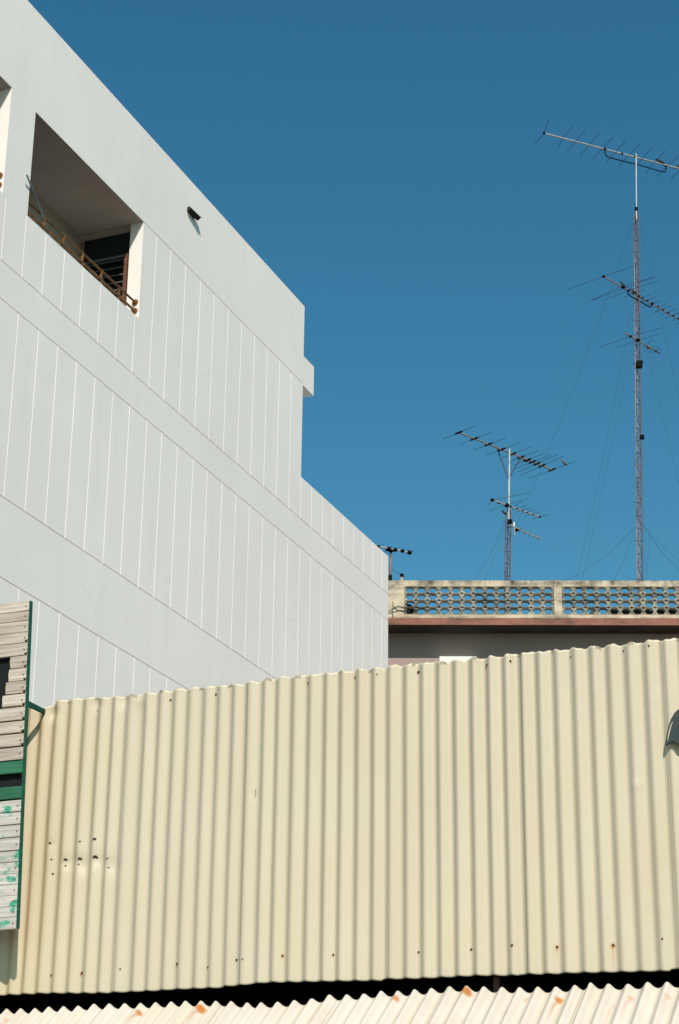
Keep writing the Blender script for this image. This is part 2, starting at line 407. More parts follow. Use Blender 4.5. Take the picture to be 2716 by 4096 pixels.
sheets=[]
for k in range(len(bx)-1):
    u0,u1=bx[k],bx[k+1]+(.085 if k<len(bx)-2 else 0)
    lay=.0022*(k%2)
    seen=u1>-5.2 and u0<-1.6
    nu=int((u1-u0)/(.0048 if seen else .0075)); m=MB(); m.col=[]
    nv=150 if seen else 36
    for i in range(nu+1):
        u=u0+(u1-u0)*i/nu
        z1=interp(topw,u); z0=interp(botw,min(u,bx[k+1]-.004) if k<len(bx)-2 else u)
        z1+=.0035*math.sin(u*71)+.002*math.sin(u*173)
        z0+=.0015*math.sin(u*83)
        if u>bx[k+1]: z0+=.01; z1-=.006
        for j in range(nv+1):
            t=j/nv; t=t+.10*math.sin(2*math.pi*t)/ (2*math.pi)*-1
            z=z0+(z1-z0)*t
            m.v.append((u,yoff(u,z,lay if u<=bx[k+1] else min(lay,0)-.0012),z))
            ru=da=ye=0
            for (su,sz,ss,key) in scrw:
                dx=u-su; dz=z-sz
                if abs(dx)<.05 and -.3<dz<.05:
                    q=math.hypot(dx,(dz+.004)*.8)/(.0048*ss)
                    ru=max(ru,smooth01(1.6-q)*(.55+.4*math.sin(su*57))*min(1,ss))
                    L=DRIP.get(key,0)
                    if L and dz<0: ru=max(ru,.65*(1-smooth01(abs(dx)/.005))*(1-smooth01(-dz/L)))
            # yellowed grime low at the left end and rust specks along the raw top edge
            ye=.6*smooth01((-4.2-u)/.6)*(.62+.38*math.cos(phase(u)-.2))
            if z1-z<.012 and math.sin(u*37)+math.sin(u*91)>1.25: da=.55
            if z-z0<.006 and math.sin(u*29)+math.sin(u*67)>1.5: ru=max(ru,.5)
            m.col.append((ru,da,ye))
    for i in range(nu):
        for j in range(nv):
            a=i*(nv+1)+j; m.f.append((a,a+nv+1,a+nv+2,a+1))
    o=m.build('sheet',M['sheet'],wall,True)
    so=o.modifiers.new('thickness','SOLIDIFY'); so.thickness=.0009; so.offset=1
    sheets.append((u0,bx[k+1],o))
def sheet_at(u):
    for a,b,o in sheets:
        if a<=u<b: return o
    return sheets[-1][2]
for (su,sz,ss,key) in scrw:
    yy=yoff(su,sz,.0022); m=MB()
    r=.0034*min(1.3,.5+.5*ss)
    m.tube([(su,yy+.002,sz),(su,yy-.0012,sz)],r*1.3,10); m.tube([(su,yy-.0012,sz),(su,yy-.0032,sz)],r*.8,6)
    m.build('screw',M['screw'],sheet_at(su))
# punched holes with torn crescent lips near the left end
for (x,y,r) in ((199,3374,6),(320,3367,4.5),(379,3359,8),(203.6,3438,4),(259.4,3440,8),(317,3437,9),(379,3431,11),(430,3434,4),(207,3495,5),(259,3463,4),(312,3457,3.5),(433,3470,3.5)):
    u,z=fpt(x,y); rr=r*YF*1.12/F*.92; m=MB(); yy=yoff(u,z,.0022)
    out=[];inn=[]
    for q in range(9):
        a=math.pi*(.02+.96*q/8)
        out.append((u+rr*math.cos(a),z+rr*math.sin(a)*1.05)); inn.append((u+rr*.72*math.cos(a),z+rr*.25*math.sin(a)-rr*.12))
    pts=out+inn[::-1]
    m.prism([(px,yoff(px,pz,.0022)-.0012,pz) for px,pz in pts],(0,-.0025,0))
    m.build('torn_hole',M['hole'],sheet_at(u))
m=MB(); pts=[fpt(1017,3157),fpt(1018,3170),fpt(1015.5,3180),fpt(1014.5,3192)]
m.tube([(a,yoff(a,b,.0022)-.0005,b) for a,b in pts],.0013,6); m.build('scratch',M['rust'],sheet_at(pts[0][0]))

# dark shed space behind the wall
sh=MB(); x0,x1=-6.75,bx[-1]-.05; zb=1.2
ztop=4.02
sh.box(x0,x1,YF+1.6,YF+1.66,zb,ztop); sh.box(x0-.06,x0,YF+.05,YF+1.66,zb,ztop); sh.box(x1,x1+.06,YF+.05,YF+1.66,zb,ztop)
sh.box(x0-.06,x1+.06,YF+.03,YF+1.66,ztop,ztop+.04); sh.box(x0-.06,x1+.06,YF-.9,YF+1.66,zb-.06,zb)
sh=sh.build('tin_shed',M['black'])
tag(sh,'dark shed interior showing in the gap between the cream wall and the lower roof','shed')
po=MB(); p=onY(1987,3905,YF+.06); po.box(p.x-.012,p.x+.012,YF+.05,YF+.085,zb,ztop); po.build('post',M['post'],sh)
sb=MB(); sb.box(x0,x1,YF+.03,YF+.08,2.98,3.05); sb.box(x0,x1,YF+.03,YF+.08,3.75,3.82); sb.build('rail',M['black'],sh)
lw=MB(); lw.box(x0-.06,x1+.06,6.35,6.45,0,1.14); lw.box(x0-.06,x1+.06,YF+1.56,YF+1.66,0,1.13); lw.box(x0-.06,x0+.04,6.45,YF+1.56,0,1.13); lw.box(x1-.04,x1+.06,6.45,YF+1.56,0,1.13)
lw.build('base_wall',M['plaster'],sh)

# ------------------------------------------------------------------ lower corrugated roof
YR=YF-.045; SL=R(36); dn=Vector((0,-math.cos(SL),-math.sin(SL))); nr=Vector((0,-math.sin(SL),math.cos(SL)))
CR=[(31,4035),(87,4035),(144,4034),(199,4028),(258,4026),(316,4024),(379,4016),(440,4013),(502,4012),(565,4011),(625,4008),(687.5,4005),(744.6,4002),(807,4002),(866,4002.5),(927.7,4005),(992.4,4011),(1047,4009.8),(1113,4008.5),(1180,4002),(1249,3996),(1320.5,3980),(1390,3978.6),(1458,3975.5),(1527,3964.5),(1594,3965),(1661,3959),(1728,3954.5),(1799.5,3948),(1869,3946.5),(1938,3950),(2011.6,3952),(2081,3953),(2154,3951),(2226,3951),(2302,3944),(2364,3932),(2436,3936.6),(2514,3937.5),(2592,3929.5),(2670,3928.6)]
CU=[(onY(x,y,YR).x,onY(x,y,YR).z) for x,y in CR]
pu=[c[0] for c in CU]
pl0=[pu[0]-.07*k for k in range(30,0,-1)]; pl1=[pu[-1]+.072*k for k in range(1,43)]
pu=pl0+pu+pl1
cz=[(u,CU[0][1]) for u in pl0]+CU+[(u,CU[-1][1]) for u in pl1]
def rphase(u):
    import bisect
    k=min(max(bisect.bisect(pu,u)-1,0),len(pu)-2); return 2*math.pi*(k+(u-pu[k])/(pu[k+1]-pu[k]))
RUST=[(558,4043,.0125,.17,1.0),(318,4073,.010,.06,.45),(29,4068,.012,.2,.5),(805,4028,.019,.2,1.15),(1583,3996,.015,.09,.9),(1866,3968,.021,.25,1.15),(2105,3985,.012,.08,.4),(2238,3992,.016,.2,1.1),(2525,3983,.012,.22,.45),(2672,3980,.012,.14,.35),(1290,4000,.006,.3,.55),(2455,4003,.006,.3,.5)]
RP=[]
for x,y,r,L,s in RUST:
    p=on_plane(x,y,Vector((0,YR,onY(x,y,YR).z*0+interp(cz,onY(x,y,YR).x)))-nr*.006,nr)
    RP.append((p.x,(Vector((0,YR,interp(cz,p.x)))-Vector((0,p.y,p.z))).length,r,L,s))
roof=thing('lean_to_roof',(-3.2,YR-.9,2.2),'pale weathered corrugated sheet roof with orange rust stains below the cream wall','roof')
rb=[onY(x,3990,YR).x for x in (64,405,885,1345,1800,2330,2780)]
rb=[pu[0],pu[0]+.7,pu[0]+1.4]+rb+[rb[-1]+.72*k for k in range(1,4)]+[pu[-1]]
LR=1.65
for k in range(len(rb)-1):
    u0,u1=rb[k],rb[k+1]+(.05 if k<len(rb)-2 else 0); nu=int((u1-u0)/.0045); m=MB(); m.col=[]
    ss=[0]
    while ss[-1]<LR: ss.append(ss[-1]+(.008 if ss[-1]<.35 else .05))
    nv=len(ss)-1
    for i in range(nu+1):
        u=u0+(u1-u0)*i/nu
        over=u>rb[k+1]
        zc=interp(cz,u)-.0135*1.0
        hh=.0135*math.cos(rphase(u))+.002*math.cos(2*rphase(u))
        for s_ in ss:
            p=Vector((u,YR,zc))+dn*s_+nr*(hh+.0018*(k%2)-(.003 if over else 0)+.002*math.sin(s_*3+u*2))
            m.v.append(tuple(p))
            ru=da=ye=0
            for (pu_,ps,r,L,st) in RP:
                du=u-pu_; ds=s_-ps
                if abs(du)<.06 and ds>-.06:
                    q=math.hypot(du,ds*.8)/r; ru=max(ru,st*.98*smooth01(1.5-q))
                    if ds>0: 
                        cxn=.011*min(1,ds/.05)
                        ru=max(ru,st*.75*(1-smooth01(abs(du+cxn)/.0065))*(1-smooth01(ds/L)))
            if s_<.006 and math.sin(u*41)+math.sin(u*97)>.9: ru=max(ru,.4)
            ye=.28*smooth01((-math.cos(rphase(u))-.55)*2.2)*(.6+.4*math.sin(u*11))
            if abs(u-rb[k])<.003: da=.5
            m.col.append((min(1,ru),da,ye))
    for i in range(nu):
        for j in range(nv):
            a=i*(nv+1)+j; m.f.append((a,a+nv+1,a+nv+2,a+1))
    o=m.build('sheet',M['roof'],roof,True)
    so=o.modifiers.new('thickness','SOLIDIFY'); so.thickness=.001; so.offset=-1
pb=MB(); pb.box(-6.6,.9,YR-.06,YR-.02,interp(cz,-3.2)-.16,interp(cz,-3.2)-.085); pb.box(-6.6,.9,6.36,6.44,1.45,1.5)
for px in (-6.5,-5,-3.2,-1.4,.8): pb.box(px-.04,px+.04,6.36,6.44,1.14,1.45); 
pb.build('purlin',M['black'],roof)

# ------------------------------------------------------------------ slatted wooden panel at the left
OFF=.175; YP=YF-OFF
def pp(x,y,dy=0):
    q=onY(x,y,YP+dy); return q
panel=thing('slatted_wooden_panel',pp(60,3000),'weathered wooden slat panel with green edge and broken hole at the left of the wall','panel')
YS=[2401,2442,2480.6,2526,2568.6,2619.4,2669,2721,2770.6,2822.9,2879,2930,2984,3039.6]
GRN=[(3040,3090.5),(3142,3192)]
YS2=[3197,3245.5,3296,3347,3400.6,3446.6,3492.6,3536,3580,3623,3667,3714.5]
def edge_x(y): return 118+(64.4-118)*(y-2401)/(3714.5-2401)
TB=.016
def slat(ya,yb,mat,gap,left=None,notch=False,label=None,tilt=0):
    xe=edge_x((ya+yb)/2)
    sl=-.118+.04*((ya-2401)/1300)
    xl=-330 if left is None else left
    ya_,yb_=ya+gap*.4,yb-gap*.6
    def P(x,y): return pp(x,y+sl*(x-xe))
    rt,rbm=edge_x(ya)+random.uniform(-1.5,.5),edge_x(yb)+random.uniform(-1.5,.5)
    pts=[P(xl,ya_)]
    if left is not None:
        pts=[P(xl+random.uniform(-1,3),ya_),P(xl-random.uniform(0,3),ya_+(yb_-ya_)*.45),P(xl+random.uniform(-1,2),ya_+(yb_-ya_)*.7)]
        pts=[P(xl-1,yb_)]+pts[::-1]
        pts=pts
    else: pts=[P(xl,yb_),P(xl,ya_)]
    pts+= [P(rt,ya_)]
    if notch: pts+=[P(rbm,yb_-9),P(rbm-13,yb_-8),P(rbm-13,yb_)]
    else: pts+=[P(rbm,yb_)]
    m=MB(); m.prism(pts,(0,TB,0)); o=m.build('slat',M[mat],panel)
    if label: o['label']=label
    # nail
    nx,nyy=xe-13,(ya+yb)/2+1.5
    c=P(nx,nyy); n=MB(); n.tube([(c.x,c.y+.003,c.z),(c.x,c.y-.0018,c.z)],.0036,8); n.build('nail',M['nail'],o)
    bv=o.modifiers.new('worn_edge','BEVEL'); bv.width=.0015; bv.segments=2
    return o
HOLE={5:(42,),6:(40,),7:(27,),8:(12,)}
for k in range(13):
    a,b=YS[k],YS[k+1]
    notch=4<=k+1<=12
    lf=None
    if k==4: lf=None
    if k in (5,6,7,8): lf={5:41,6:34,7:22,8:8}[k]
    gap=2 if k<4 else (3 if k<8 else 7)
    slat(a,b,'wood',gap,lf,notch)
slat(GRN[0][0],GRN[0][1],'green',3,label='green painted slat above the dark slot')
slat(GRN[1][0],GRN[1][1],'green',3,label='green painted slat below the dark slot')
for k in range(11):
    slat(YS2[k],YS2[k+1],'wood_green',4 if k<5 else 1.5)
# backing, stile, brackets
def lv(x,y,d): return pp(x,y,d)
m=MB(); q=[lv(-330,2480,TB+.006),lv(110,2420,TB+.006),lv(57,3705,TB+.006),lv(-330,3725,TB+.006)]
m.prism(q,(0,.012,0)); m.build('backing_board',M['backing'],panel)
m=MB(); e=[lv(118.5,2403,0),lv(64.9,3713,0)]
wd=.016
m.hexa([(e[1].x,YP-.002,e[1].z),(e[1].x+wd*.35,YP-.002,e[1].z),(e[1].x+wd*.35,YP+.020,e[1].z),(e[1].x,YP+.020,e[1].z),
        (e[0].x,YP-.002,e[0].z),(e[0].x+wd*.35,YP-.002,e[0].z),(e[0].x+wd*.35,YP+.020,e[0].z),(e[0].x,YP+.020,e[0].z)])
o=m.build('stile',M['stile'],panel)
m=MB(); t=onY(178,2846,YF-.004); a=lv(108,2812,.03)
du=Vector((0,0,.016))
sd=Vector((.0,.0,0))
for (dz0,dz1,mt,nm) in ((-.0,.022,'stile','bracket'),):
    m.hexa([a+Vector((0,0,-.018)),a+Vector((.012,-.012,-.018)),t+Vector((.008,-.006,-.012)),t+Vector((-.006,0,-.012)),
            a+Vector((0,0,.008)),a+Vector((.012,-.012,.008)),t+Vector((.008,-.006,.008)),t+Vector((-.006,0,.008))])
m.build('bracket',M['stile'],panel)
for yy in (2700,3350):
    m=MB(); c=lv(-150,yy,TB+.02); m.box(c.x-.02,c.x+.02,YP+TB+.019,YF+.0,c.z-.02,c.z+.02); m.build('batten',M['backing'],panel)

# ------------------------------------------------------------------ grey cowl at the right edge of the wall
out=[(2714,2836),(2698,2850),(2684,2874),(2673,2905),(2666,2935),(2662,2962),(2662,2984),(2668,2978),(2680,2970),(2692,2966),(2704,2971),(2716,2980)]
YQ=YF-.030
def cp(x,y): return onY(x,y,YQ)
pts=[cp(x,y) for x,y in out]; rt=[cp(2760,2965),cp(2800,2985),cp(2842,2955),cp(2835,2900),cp(2805,2850),cp(2760,2824)]
cow=thing('metal_plate',(pts[5].x+.08,YF,pts[5].z),'dark grey green round topped metal plate fixed on the right end of the cream wall','plate')
m=MB(); m.prism(pts+rt,(0,.012,0)); o=m.build('plate',M['cowl'],cow); bv=o.modifiers.new('edge','BEVEL'); bv.width=.002; bv.segments=2
m=MB(); m.tube([cp(x+4.5,y+3)+Vector((0,-.002,0)) for x,y in ((2686,2884),(2678,2906),(2670,2936),(2666,2960))],[.0012,.0026,.003,.0014],8); m.build('rim',M['cowl_rim'],cow)
m=MB(); q=cp(2770,2890); m.tube([q,q+Vector((0,.045,0))],.008,8); m.build('bracket',M['cowl'],cow)

# ------------------------------------------------------------------ rear concrete building
E_=Vector((.936,.352,0)).normalized(); NI=Vector((-E_.y,E_.x,0))      # along the facade, inward
P0=EYE+ray(1553,2400)*44; P0.z=0
def W(a,b,z): return P0+E_*a+NI*b+Vector((0,0,z))
def onF(x,y,b=0):
    p=on_plane(x,y,P0+NI*b,NI); return (p-P0).dot(E_), p.z
def az(x,y,b=0): return onF(x,y,b)
zt=az(1900,2322)[1]; zs1=az(1900,2346)[1]; zs0=az(1900,2458)[1]; zp=az(1900,2473)[1]; zb_=az(1900,2501)[1]
A=lambda x:az(x,2400)[0]
rear=thing('concrete_building',W(5,4,0),'stained cream concrete building with breeze block roof parapet behind the corrugated wall','building')
AR=14.5; AL=-3.2
def wb(m,a0,a1,b0,b1,z0,z1): m.box(a0,a1,b0,b1,z0,z1,W); return m
pit=A(1617+46)-A(1617)
s1=A(1617); e1=s1+13*pit; s2=A(2248); e2=s2+13*pit; s3=e2+(s2-e1)
par=MB()
wb(par,AL,A(1572),0,.16,zp,zt); wb(par,A(1572.8),s1,-.006,.16,zp,zt)
wb(par,e1,A(2246),-.012,.16,zp,zt+.006); wb(par,A(2246.4),s2,0,.16,zp,zt)
wb(par,e2,s3,-.012,.16,zp,zt+.006)
for a,b in ((s1,e1),(s2,e2),(s3,AR)):
    wb(par,a,b,0,.15,zs1,zt); wb(par,a,b,0,.15,zp,zs0)
par.build('parapet',M['conc'],rear)
def screen(a0,cols):
    m=MB(); ph=(zs1-zs0)/4; pw=pit; hw,hh,c=.375*pw,.37*ph,.27*ph; dd0=.185*ph
    b0,b1=.012,.105
    for i in range(cols):
        for j in range(4):
            ca,cz_=a0+(i+.5)*pw,zs0+(j+.5)*ph
            fl=dict(bl=(i>0 and j>0),br=(i<cols-1 and j>0),tl=(i>0 and j<3),tr=(i<cols-1 and j<3))
            jit=random.uniform(-.006,.006)
            def corner(sx,sz,k):
                d=dd0 if fl[k] else .0001
                return d
            x0,x1,z0,z1=-pw/2,pw/2,-ph/2,ph/2
            d1,d2,d3,d4=corner(-1,-1,'bl'),corner(1,-1,'br'),corner(1,1,'tr'),corner(-1,1,'tl')
            o=[(x0+d1*1.25,z0),(x1-d2*1.25,z0),(x1,z0+d2),(x1,z1-d3),(x1-d3*1.25,z1),(x0+d4*1.25,z1),(x0,z1-d4),(x0,z0+d1)]
            n=[(-hw+c,-hh),(hw-c,-hh),(hw,-hh+c),(hw,hh-c),(hw-c,hh),(-hw+c,hh),(-hw,hh-c),(-hw,-hh+c)]
            md=[((o[k][0]+n[k][0])/2,(o[k][1]+n[k][1])/2) for k in range(8)]
            fr=lambda p,b:W(ca+p[0],b,cz_+p[1])
            v=len(m.v)
            bb=b0+jit
            for p in o: m.v.append(tuple(fr(p,bb+.012)))
            for p in md: m.v.append(tuple(fr(p,bb-.006)))
            for p in n: m.v.append(tuple(fr(p,bb+.014)))
            for p in n: m.v.append(tuple(fr(p,b1)))
            for p in o: m.v.append(tuple(fr(p,b1)))
            for r_ in range(4):
                for k in range(8):
                    k2=(k+1)%8; m.f.append((v+r_*8+k,v+r_*8+k2,v+r_*8+8+k2,v+r_*8+8+k))
            for k in range(8):
                k2=(k+1)%8
                m.f.append((v+32+k,v+32+k2,v+k2,v+k))
    return m.build('breeze_block_screen',M['block'],rear)
screen(s1,13); screen(s2,13); screen(s3,int((AR-s3)/pit))
sl=MB(); wb(sl,AL,AR,-.03,9.5,zb_,zp); sl.build('roof_slab',M['pink'],rear)
sf=MB(); wb(sf,AL,AR,.0,.555,zb_-.012,zb_-.001); sf.build('soffit',M['soffit'],rear)  # thin sheet below the slab, coloured dark to carry the overhang's shade
OV=.56
wl=MB(); wb(wl,AL,AR,OV,9.0,0,zb_); wl.build('wall',M['pinkwall'],rear)
a0,zc=az(1758,2629,OV-.25); a1,_=az(1905,2632,OV-.25)
aw=MB(); wb(aw,a0,a1,OV-.32,OV,zc-.14,zc-.0); aw.build('window_awning',M['awning'],rear)
# things lying on that roof behind the screen
def clutter(name,mat,label,cat,x0,x1,yt_,b,d=.35,seed=0):
    rn=random.Random(seed); m=MB(); a0_,zt_=az(x0,yt_,b); a1_,_=az(x1,yt_,b)
    n=max(3,int((a1_-a0_)/.18)); pts=[]
    for k in range(n+1):
        a=a0_+(a1_-a0_)*k/n; h=(zt_-zp)*(1 if 0<k<n else .55)*rn.uniform(.82,1.0); pts.append((a,h))
    poly=[W(a0_,b,zp+.002)]+[W(a,b,zp+h) for a,h in pts]+[W(a1_,b,zp+.002)]
    m.prism(poly,NI*d); o=m.build(name,M[mat]); 
    bv=o.modifiers.new('soft','BEVEL'); bv.width=.05; bv.segments=3
    return tag(o,label,cat)
clutter('tarpaulin_bundle','tarp','dark bundle on the roof behind the left end of the parapet screen','bundle',1600,1668,2404,.5,.4,3)
clutter('tarpaulin_bundle','tarp','long dark heap on the roof seen through the right parapet screen','bundle',2418,2800,2428,.6,.5,5)
clutter('plastic_sack','bag','white sack on the roof seen through the right parapet screen','sack',2350,2412,2424,.45,.2,9)

# ------------------------------------------------------------------ roof masts and antennas
BM=3.0
def mp(x,y,b=BM):
    return on_plane(x,y,P0+NI*b,NI)
def z5(x,y): return (2050+x/2.252, 450+y/2.252)
def z6(x,y): return (1700+x/2.4123, 1650+y/2.4123)
def z3(x,y): return (2350+x/2.489, 1400+y/2.489)
def zl(x,y): return (1500+x/6.272, 2100+y/6.272)
def lattice(t, l0,l1,r0,r1, step, matl, matr, rl=.012, rr=.015, pegs=False, apex=None):
    """left leg l0(top)-l1(bottom), right leg r0-r1, third leg behind"""
    up=(l1-l0).normalized()
    def ext(top,bot):
        d=(bot-top); k=(zp-top.z)/(bot.z-top.z); return top+d*k
    lb,rb_=ext(l0,l1),ext(r0,r1)
    wdt=(rb_-lb).length; b0=(l0+r0)/2+NI*wdt*.8; bb=(lb+rb_)/2+NI*wdt*.8
    for (p,q,mt,rad) in ((l0,lb,matl,rl),(r0,rb_,matr,rr),(b0,bb,matl,rl)):
        m=MB(); pts=[p+(q-p)*k/12 for k in range(13)]
        if apex is not None: pts=[apex]+pts
        m.tube(pts,rad,8); m.build('leg',M[mt],t)
    m=MB(); n=int((l0.z-lb.z)/step)
    for k in range(n+1):
        f=k/n; L=l0+(lb-l0)*f; Rr=r0+(rb_-r0)*f; B=b0+(bb-b0)*f
        m.tube([L,Rr],.0065,6); m.tube([Rr,B],.005,5); m.tube([B,L],.005,5)
        if k<n:
            f2=(k+1)/n; L2=l0+(lb-l0)*f2; R2=r0+(rb_-r0)*f2; B2=b0+(bb-b0)*f2
            fm=(f+f2)/2; Lm=l0+(lb-l0)*fm; Rm=r0+(rb_-r0)*fm
            m.tube([L,R2] if k%2 else [Rr,L2],.005,5); m.tube([B,R2] if k%2 else [B,L2],.0045,5)
        if pegs and k%3==0: m.tube([L,L+(L-Rr).normalized()*.075],.006,6)
    m.build('bracing',M['steel_dark'],t)
    return lb,rb_
# tall mast
tall=thing('lattice_mast',mp(2560,2473),'tallest slim guyed lattice mast rising behind the right half of the parapet','mast')
l0=mp(*z5(1093,945)); l1=mp(*z3(494,2265)); r0=mp(*z5(1133,950)); r1=mp(*z3(547,2265))
apx=mp(*z5(1115,868))
lattice(tall,l0,l1,r0,r1,.33,'steel_mix','steel_red',.0115,.016,True,apx)
m=MB(); ptop=mp(*z5(1113,372)); m.tube([ptop,mp(*z5(1117,965))],.017,10); m.build('pole',M['galv'],tall)
m=MB(); c=apx; m.tube([c+Vector((0,0,-.04)),c+Vector((0,0,.04))],.045,10); m.build('collar',M['plastic'],tall)
m=MB(); c=mp(*z3(515,140)); 
for k in range(3): pass
m.box(-.085,.085,-.07,.07,-.09,.075,lambda x,y_,z:c+E_*(x+.03*z*4)+NI*y_+Vector((0,0,z))); m.tube([c-E_*.02,c-E_*.16+Vector((0,0,.03))],.012,6); m.build('amplifier_box',M['plastic'],tall)
m=MB(); c=mp(*z3(540,868)); m.box(-.05,.06,-.05,.05,-.045,.05,lambda x,y_,z:c+E_*x+NI*y_+Vector((0,0,z))); m.build('junction_box',M['plastic'],tall)

def antenna(name,label,zmount,boom,els,mast_pt,rb_=.018,re=.0065,matb='alu',clamps=False,big=(),dx=None):
    P=lambda q:onZ(q[0],q[1],zmount)
    b0,b1=P(boom[0]),P(boom[1])
    t=thing(name,mast_pt,label,'antenna','rooftop aerials')
    m=MB(); m.tube([b0,b1],rb_,10); m.build('boom',M[matb],t)
    for k,e in enumerate(els):
        pts=[P(q) for q in e]; m=MB(); m.tube(pts,re,6); o=m.build('element',M['rod'],t)
        if clamps:
            c=pts[1] if len(pts)==3 else None
            if c is None:
                # crossing of the rod with the boom
                d=(b1-b0).normalized(); a=pts[0]; f=(pts[1]-pts[0]); 
                den=d.x*f.y-d.y*f.x; s_=((a.x-b0.x)*f.y-(a.y-b0.y)*f.x)/den; c=b0+d*s_
            d=(pts[-1]-pts[0]).normalized(); w_=1.0
            m=MB(); r=.026*w_
            m.tube([c-d*.13,c-d*.07,c+d*.07,c+d*.13],[.016,r,r,.016],8); m.build('clamp',M['plastic'],o)
    return t,b0,b1
def vert_through(p,q,b0,b1):
    d=(b1-b0); n=Vector((d.y,-d.x,0)).normalized(); return on_plane(p,q,b0,n)
# --- top antenna
mt=mp(*z5(1113,398)); zm=mt.z+.02
E1=[[z5(325,60),z5(288,188),z5(200,281)],[z5(540,128),z5(450,232),z5(412,315)],[z5(658,155),z5(490,352)],[z5(780,185),z5(608,388)],[z5(905,222),z5(722,418)],[z5(1022,252),z5(845,452)],[z5(1145,285),z5(950,485)],[z5(1255,315),z5(1085,515)],[z5(1375,345),z5(1195,548)],[z5(1495,390),z5(1300,570)],[z5(1610,425),z5(1420,605)]]
t1,b0,b1=antenna('yagi_antenna','large pale aerial with slanting rods at the very top of the tallest mast',zm,(z5(285,188),z5(1620,537)),E1,mt,.02,.0065,'alu')
m=MB(); m.tube([vert_through(*z5(x,y),b0,b1) for x,y in ((830,325),(832,362),(843,388),(868,404),(1000,440),(1113,466),(1250,505),(1345,533),(1370,538),(1381,525),(1383,480))],.016,8); m.build('support_bow',M['plastic'],t1)
for x,y in ((285,186),(832,328),(985,371),(1382,482),(1108,396)):
    m=MB(); c=onZ(*z5(x,y),zm); m.ball(c,.038,.038,.034); m.build('clamp',M['plastic'],t1)
# --- middle antenna
mt=mp(*z5(1140,1655)); zm=mt.z
E2=[[z5(505,1590),z5(820,1478),z5(1120,1375)],[z5(705,1695),z5(980,1563),z5(1285,1482)],[z5(722,1690),z5(1003,1585),z5(1255,1490)],[z5(805,1695),z5(1050,1603),z5(1310,1515)],[z5(1000,1665),z5(1190,1592)],[z5(1090,1690),z5(1250,1640)],[z5(1120,1720),z5(1297,1662)],[z5(1180,1750),z5(1338,1693)],[z5(1278,1802),z5(1382,1718)],[z5(1285,1800),z5(1432,1740)],[z5(1335,1828),z5(1470,1768)],[z5(1378,1852),z5(1515,1795)],[z5(1425,1880),z5(1555,1822)],[z5(1470,1910),z5(1600,1850)]]
t2,b0,b1=antenna('yagi_antenna','long dark rod aerial halfway up the tallest mast sloping off to the right',zm,(z5(818,1478),z5(1640,1945)),E2,mt,.017,.006,'alu_brown')
m=MB(); m.tube([vert_through(*z5(x,y),b0,b1) for x,y in ((1035,1600),(1038,1632),(1060,1652),(1150,1702),(1235,1752),(1250,1752),(1255,1722))],.016,8); m.build('support_bow',M['plastic'],t2)
for x,y,r in ((820,1477,.055),(995,1572,.07),(1045,1602,.05),(1090,1628,.045),(1140,1655,.05),(1175,1668,.035),(1218,1693,.035),(1262,1720,.05),(1312,1746,.035),(1360,1775,.035),(1405,1802,.035),(1452,1830,.035),(1497,1857,.035)):
    m=MB(); r*=.8; c=onZ(*z5(x,y),zm); m.ball(c,r,r,r*.75); m.build('clamp',M['plastic'],t2)
# --- small antenna under it
mt=mp(*z5(1140,2050)); zm=mt.z
E3=[[z5(785,2115),z5(1065,2018),z5(1355,1935)],[z5(940,2117),z5(1135,2052),z5(1310,1998)],[z5(1185,2118),z5(1262,2040)],[z5(1180,2150),z5(1300,2098)],[z5(1215,2165),z5(1320,2118)],[z5(1250,2170),z5(1340,2135)]]
t3,b0,b1=antenna('yagi_antenna','small dark aerial low on the tallest mast with a rusty clamp',zm,(z5(1008,1985),z5(1328,2172)),E3,mt,.017,.006,'alu_brown')
for x,y,r,mm in ((1062,2016,.055,'plastic'),(1130,2050,.075,'plastic'),(1222,2115,.06,'rust'),(1290,2150,.035,'plastic'),(1322,2168,.035,'plastic')):
    m=MB(); r*=.8; c=onZ(*z5(x,y),zm); m.ball(c,r,r,r*.75); m.build('clamp',M[mm],t3)

# short mast
BS=2.4
ms=lambda x,y:mp(x,y,BS)
short=thing('lattice_mast',ms(2030,2473),'shorter rusty red lattice mast with a pole rising behind the left parapet screen','mast')
l0=ms(*z6(779,985)); l1=ms(*z6(769,1615)); r0=ms(*z6(826,1060)); r1=ms(*z6(818,1615)); r0=r1+(r0-r1)*((l0.z-r1.z)/(r0.z-r1.z))
lattice(short,l0,l1,r0,r1,.30,'steel_red','steel_red',.012,.017,False,ms(*z6(808,915)))
m=MB(); m.tube([ms(*z6(816,352)),ms(*z6(812,640))],.02,10); m.tube([ms(*z6(812,640)),ms(*z6(807,1040))],.023,10); m.build('pole',M['galv'],short)
m=MB(); c=ms(*z6(818,1055)); m.box(-.05,.06,-.05,.05,-.05,.05,lambda x,y_,z:c+E_*x+NI*y_+Vector((0,0,z))); m.build('junction_box',M['plastic'],short)
m=MB(); m.tube([ms(*z6(690,328)),ms(*z6(800,632)),ms(*z6(806,632))],.014,8); m.tube([ms(*z6(932,428)),ms(*z6(820,612))],.012,8); m.build('strut',M['rod'],short)
mt=ms(*z6(815,372)); zm=mt.z
E4=[[z6(170,258),z6(487,128)],[z6(330,308),z6(640,193)],[z6(470,362),z6(783,242)],[z6(590,410),z6(912,294)],[z6(722,450),z6(1020,330)],[z6(800,478),z6(1095,368)],[z6(828,520),z6(1155,393)],[z6(880,540),z6(1225,402)],[z6(905,572),z6(1278,405)],[z6(930,603),z6(1340,420)],[z6(1000,637),z6(1445,472)]]
t4,b0,b1=antenna('yagi_antenna','eleven rod aerial propped by two struts on top of the shorter mast',zm,(z6(322,192),z6(1222,551)),E4,mt,.018,.006,'alu_brown',True)
mt=ms(*z6(806,905)); zm=mt.z
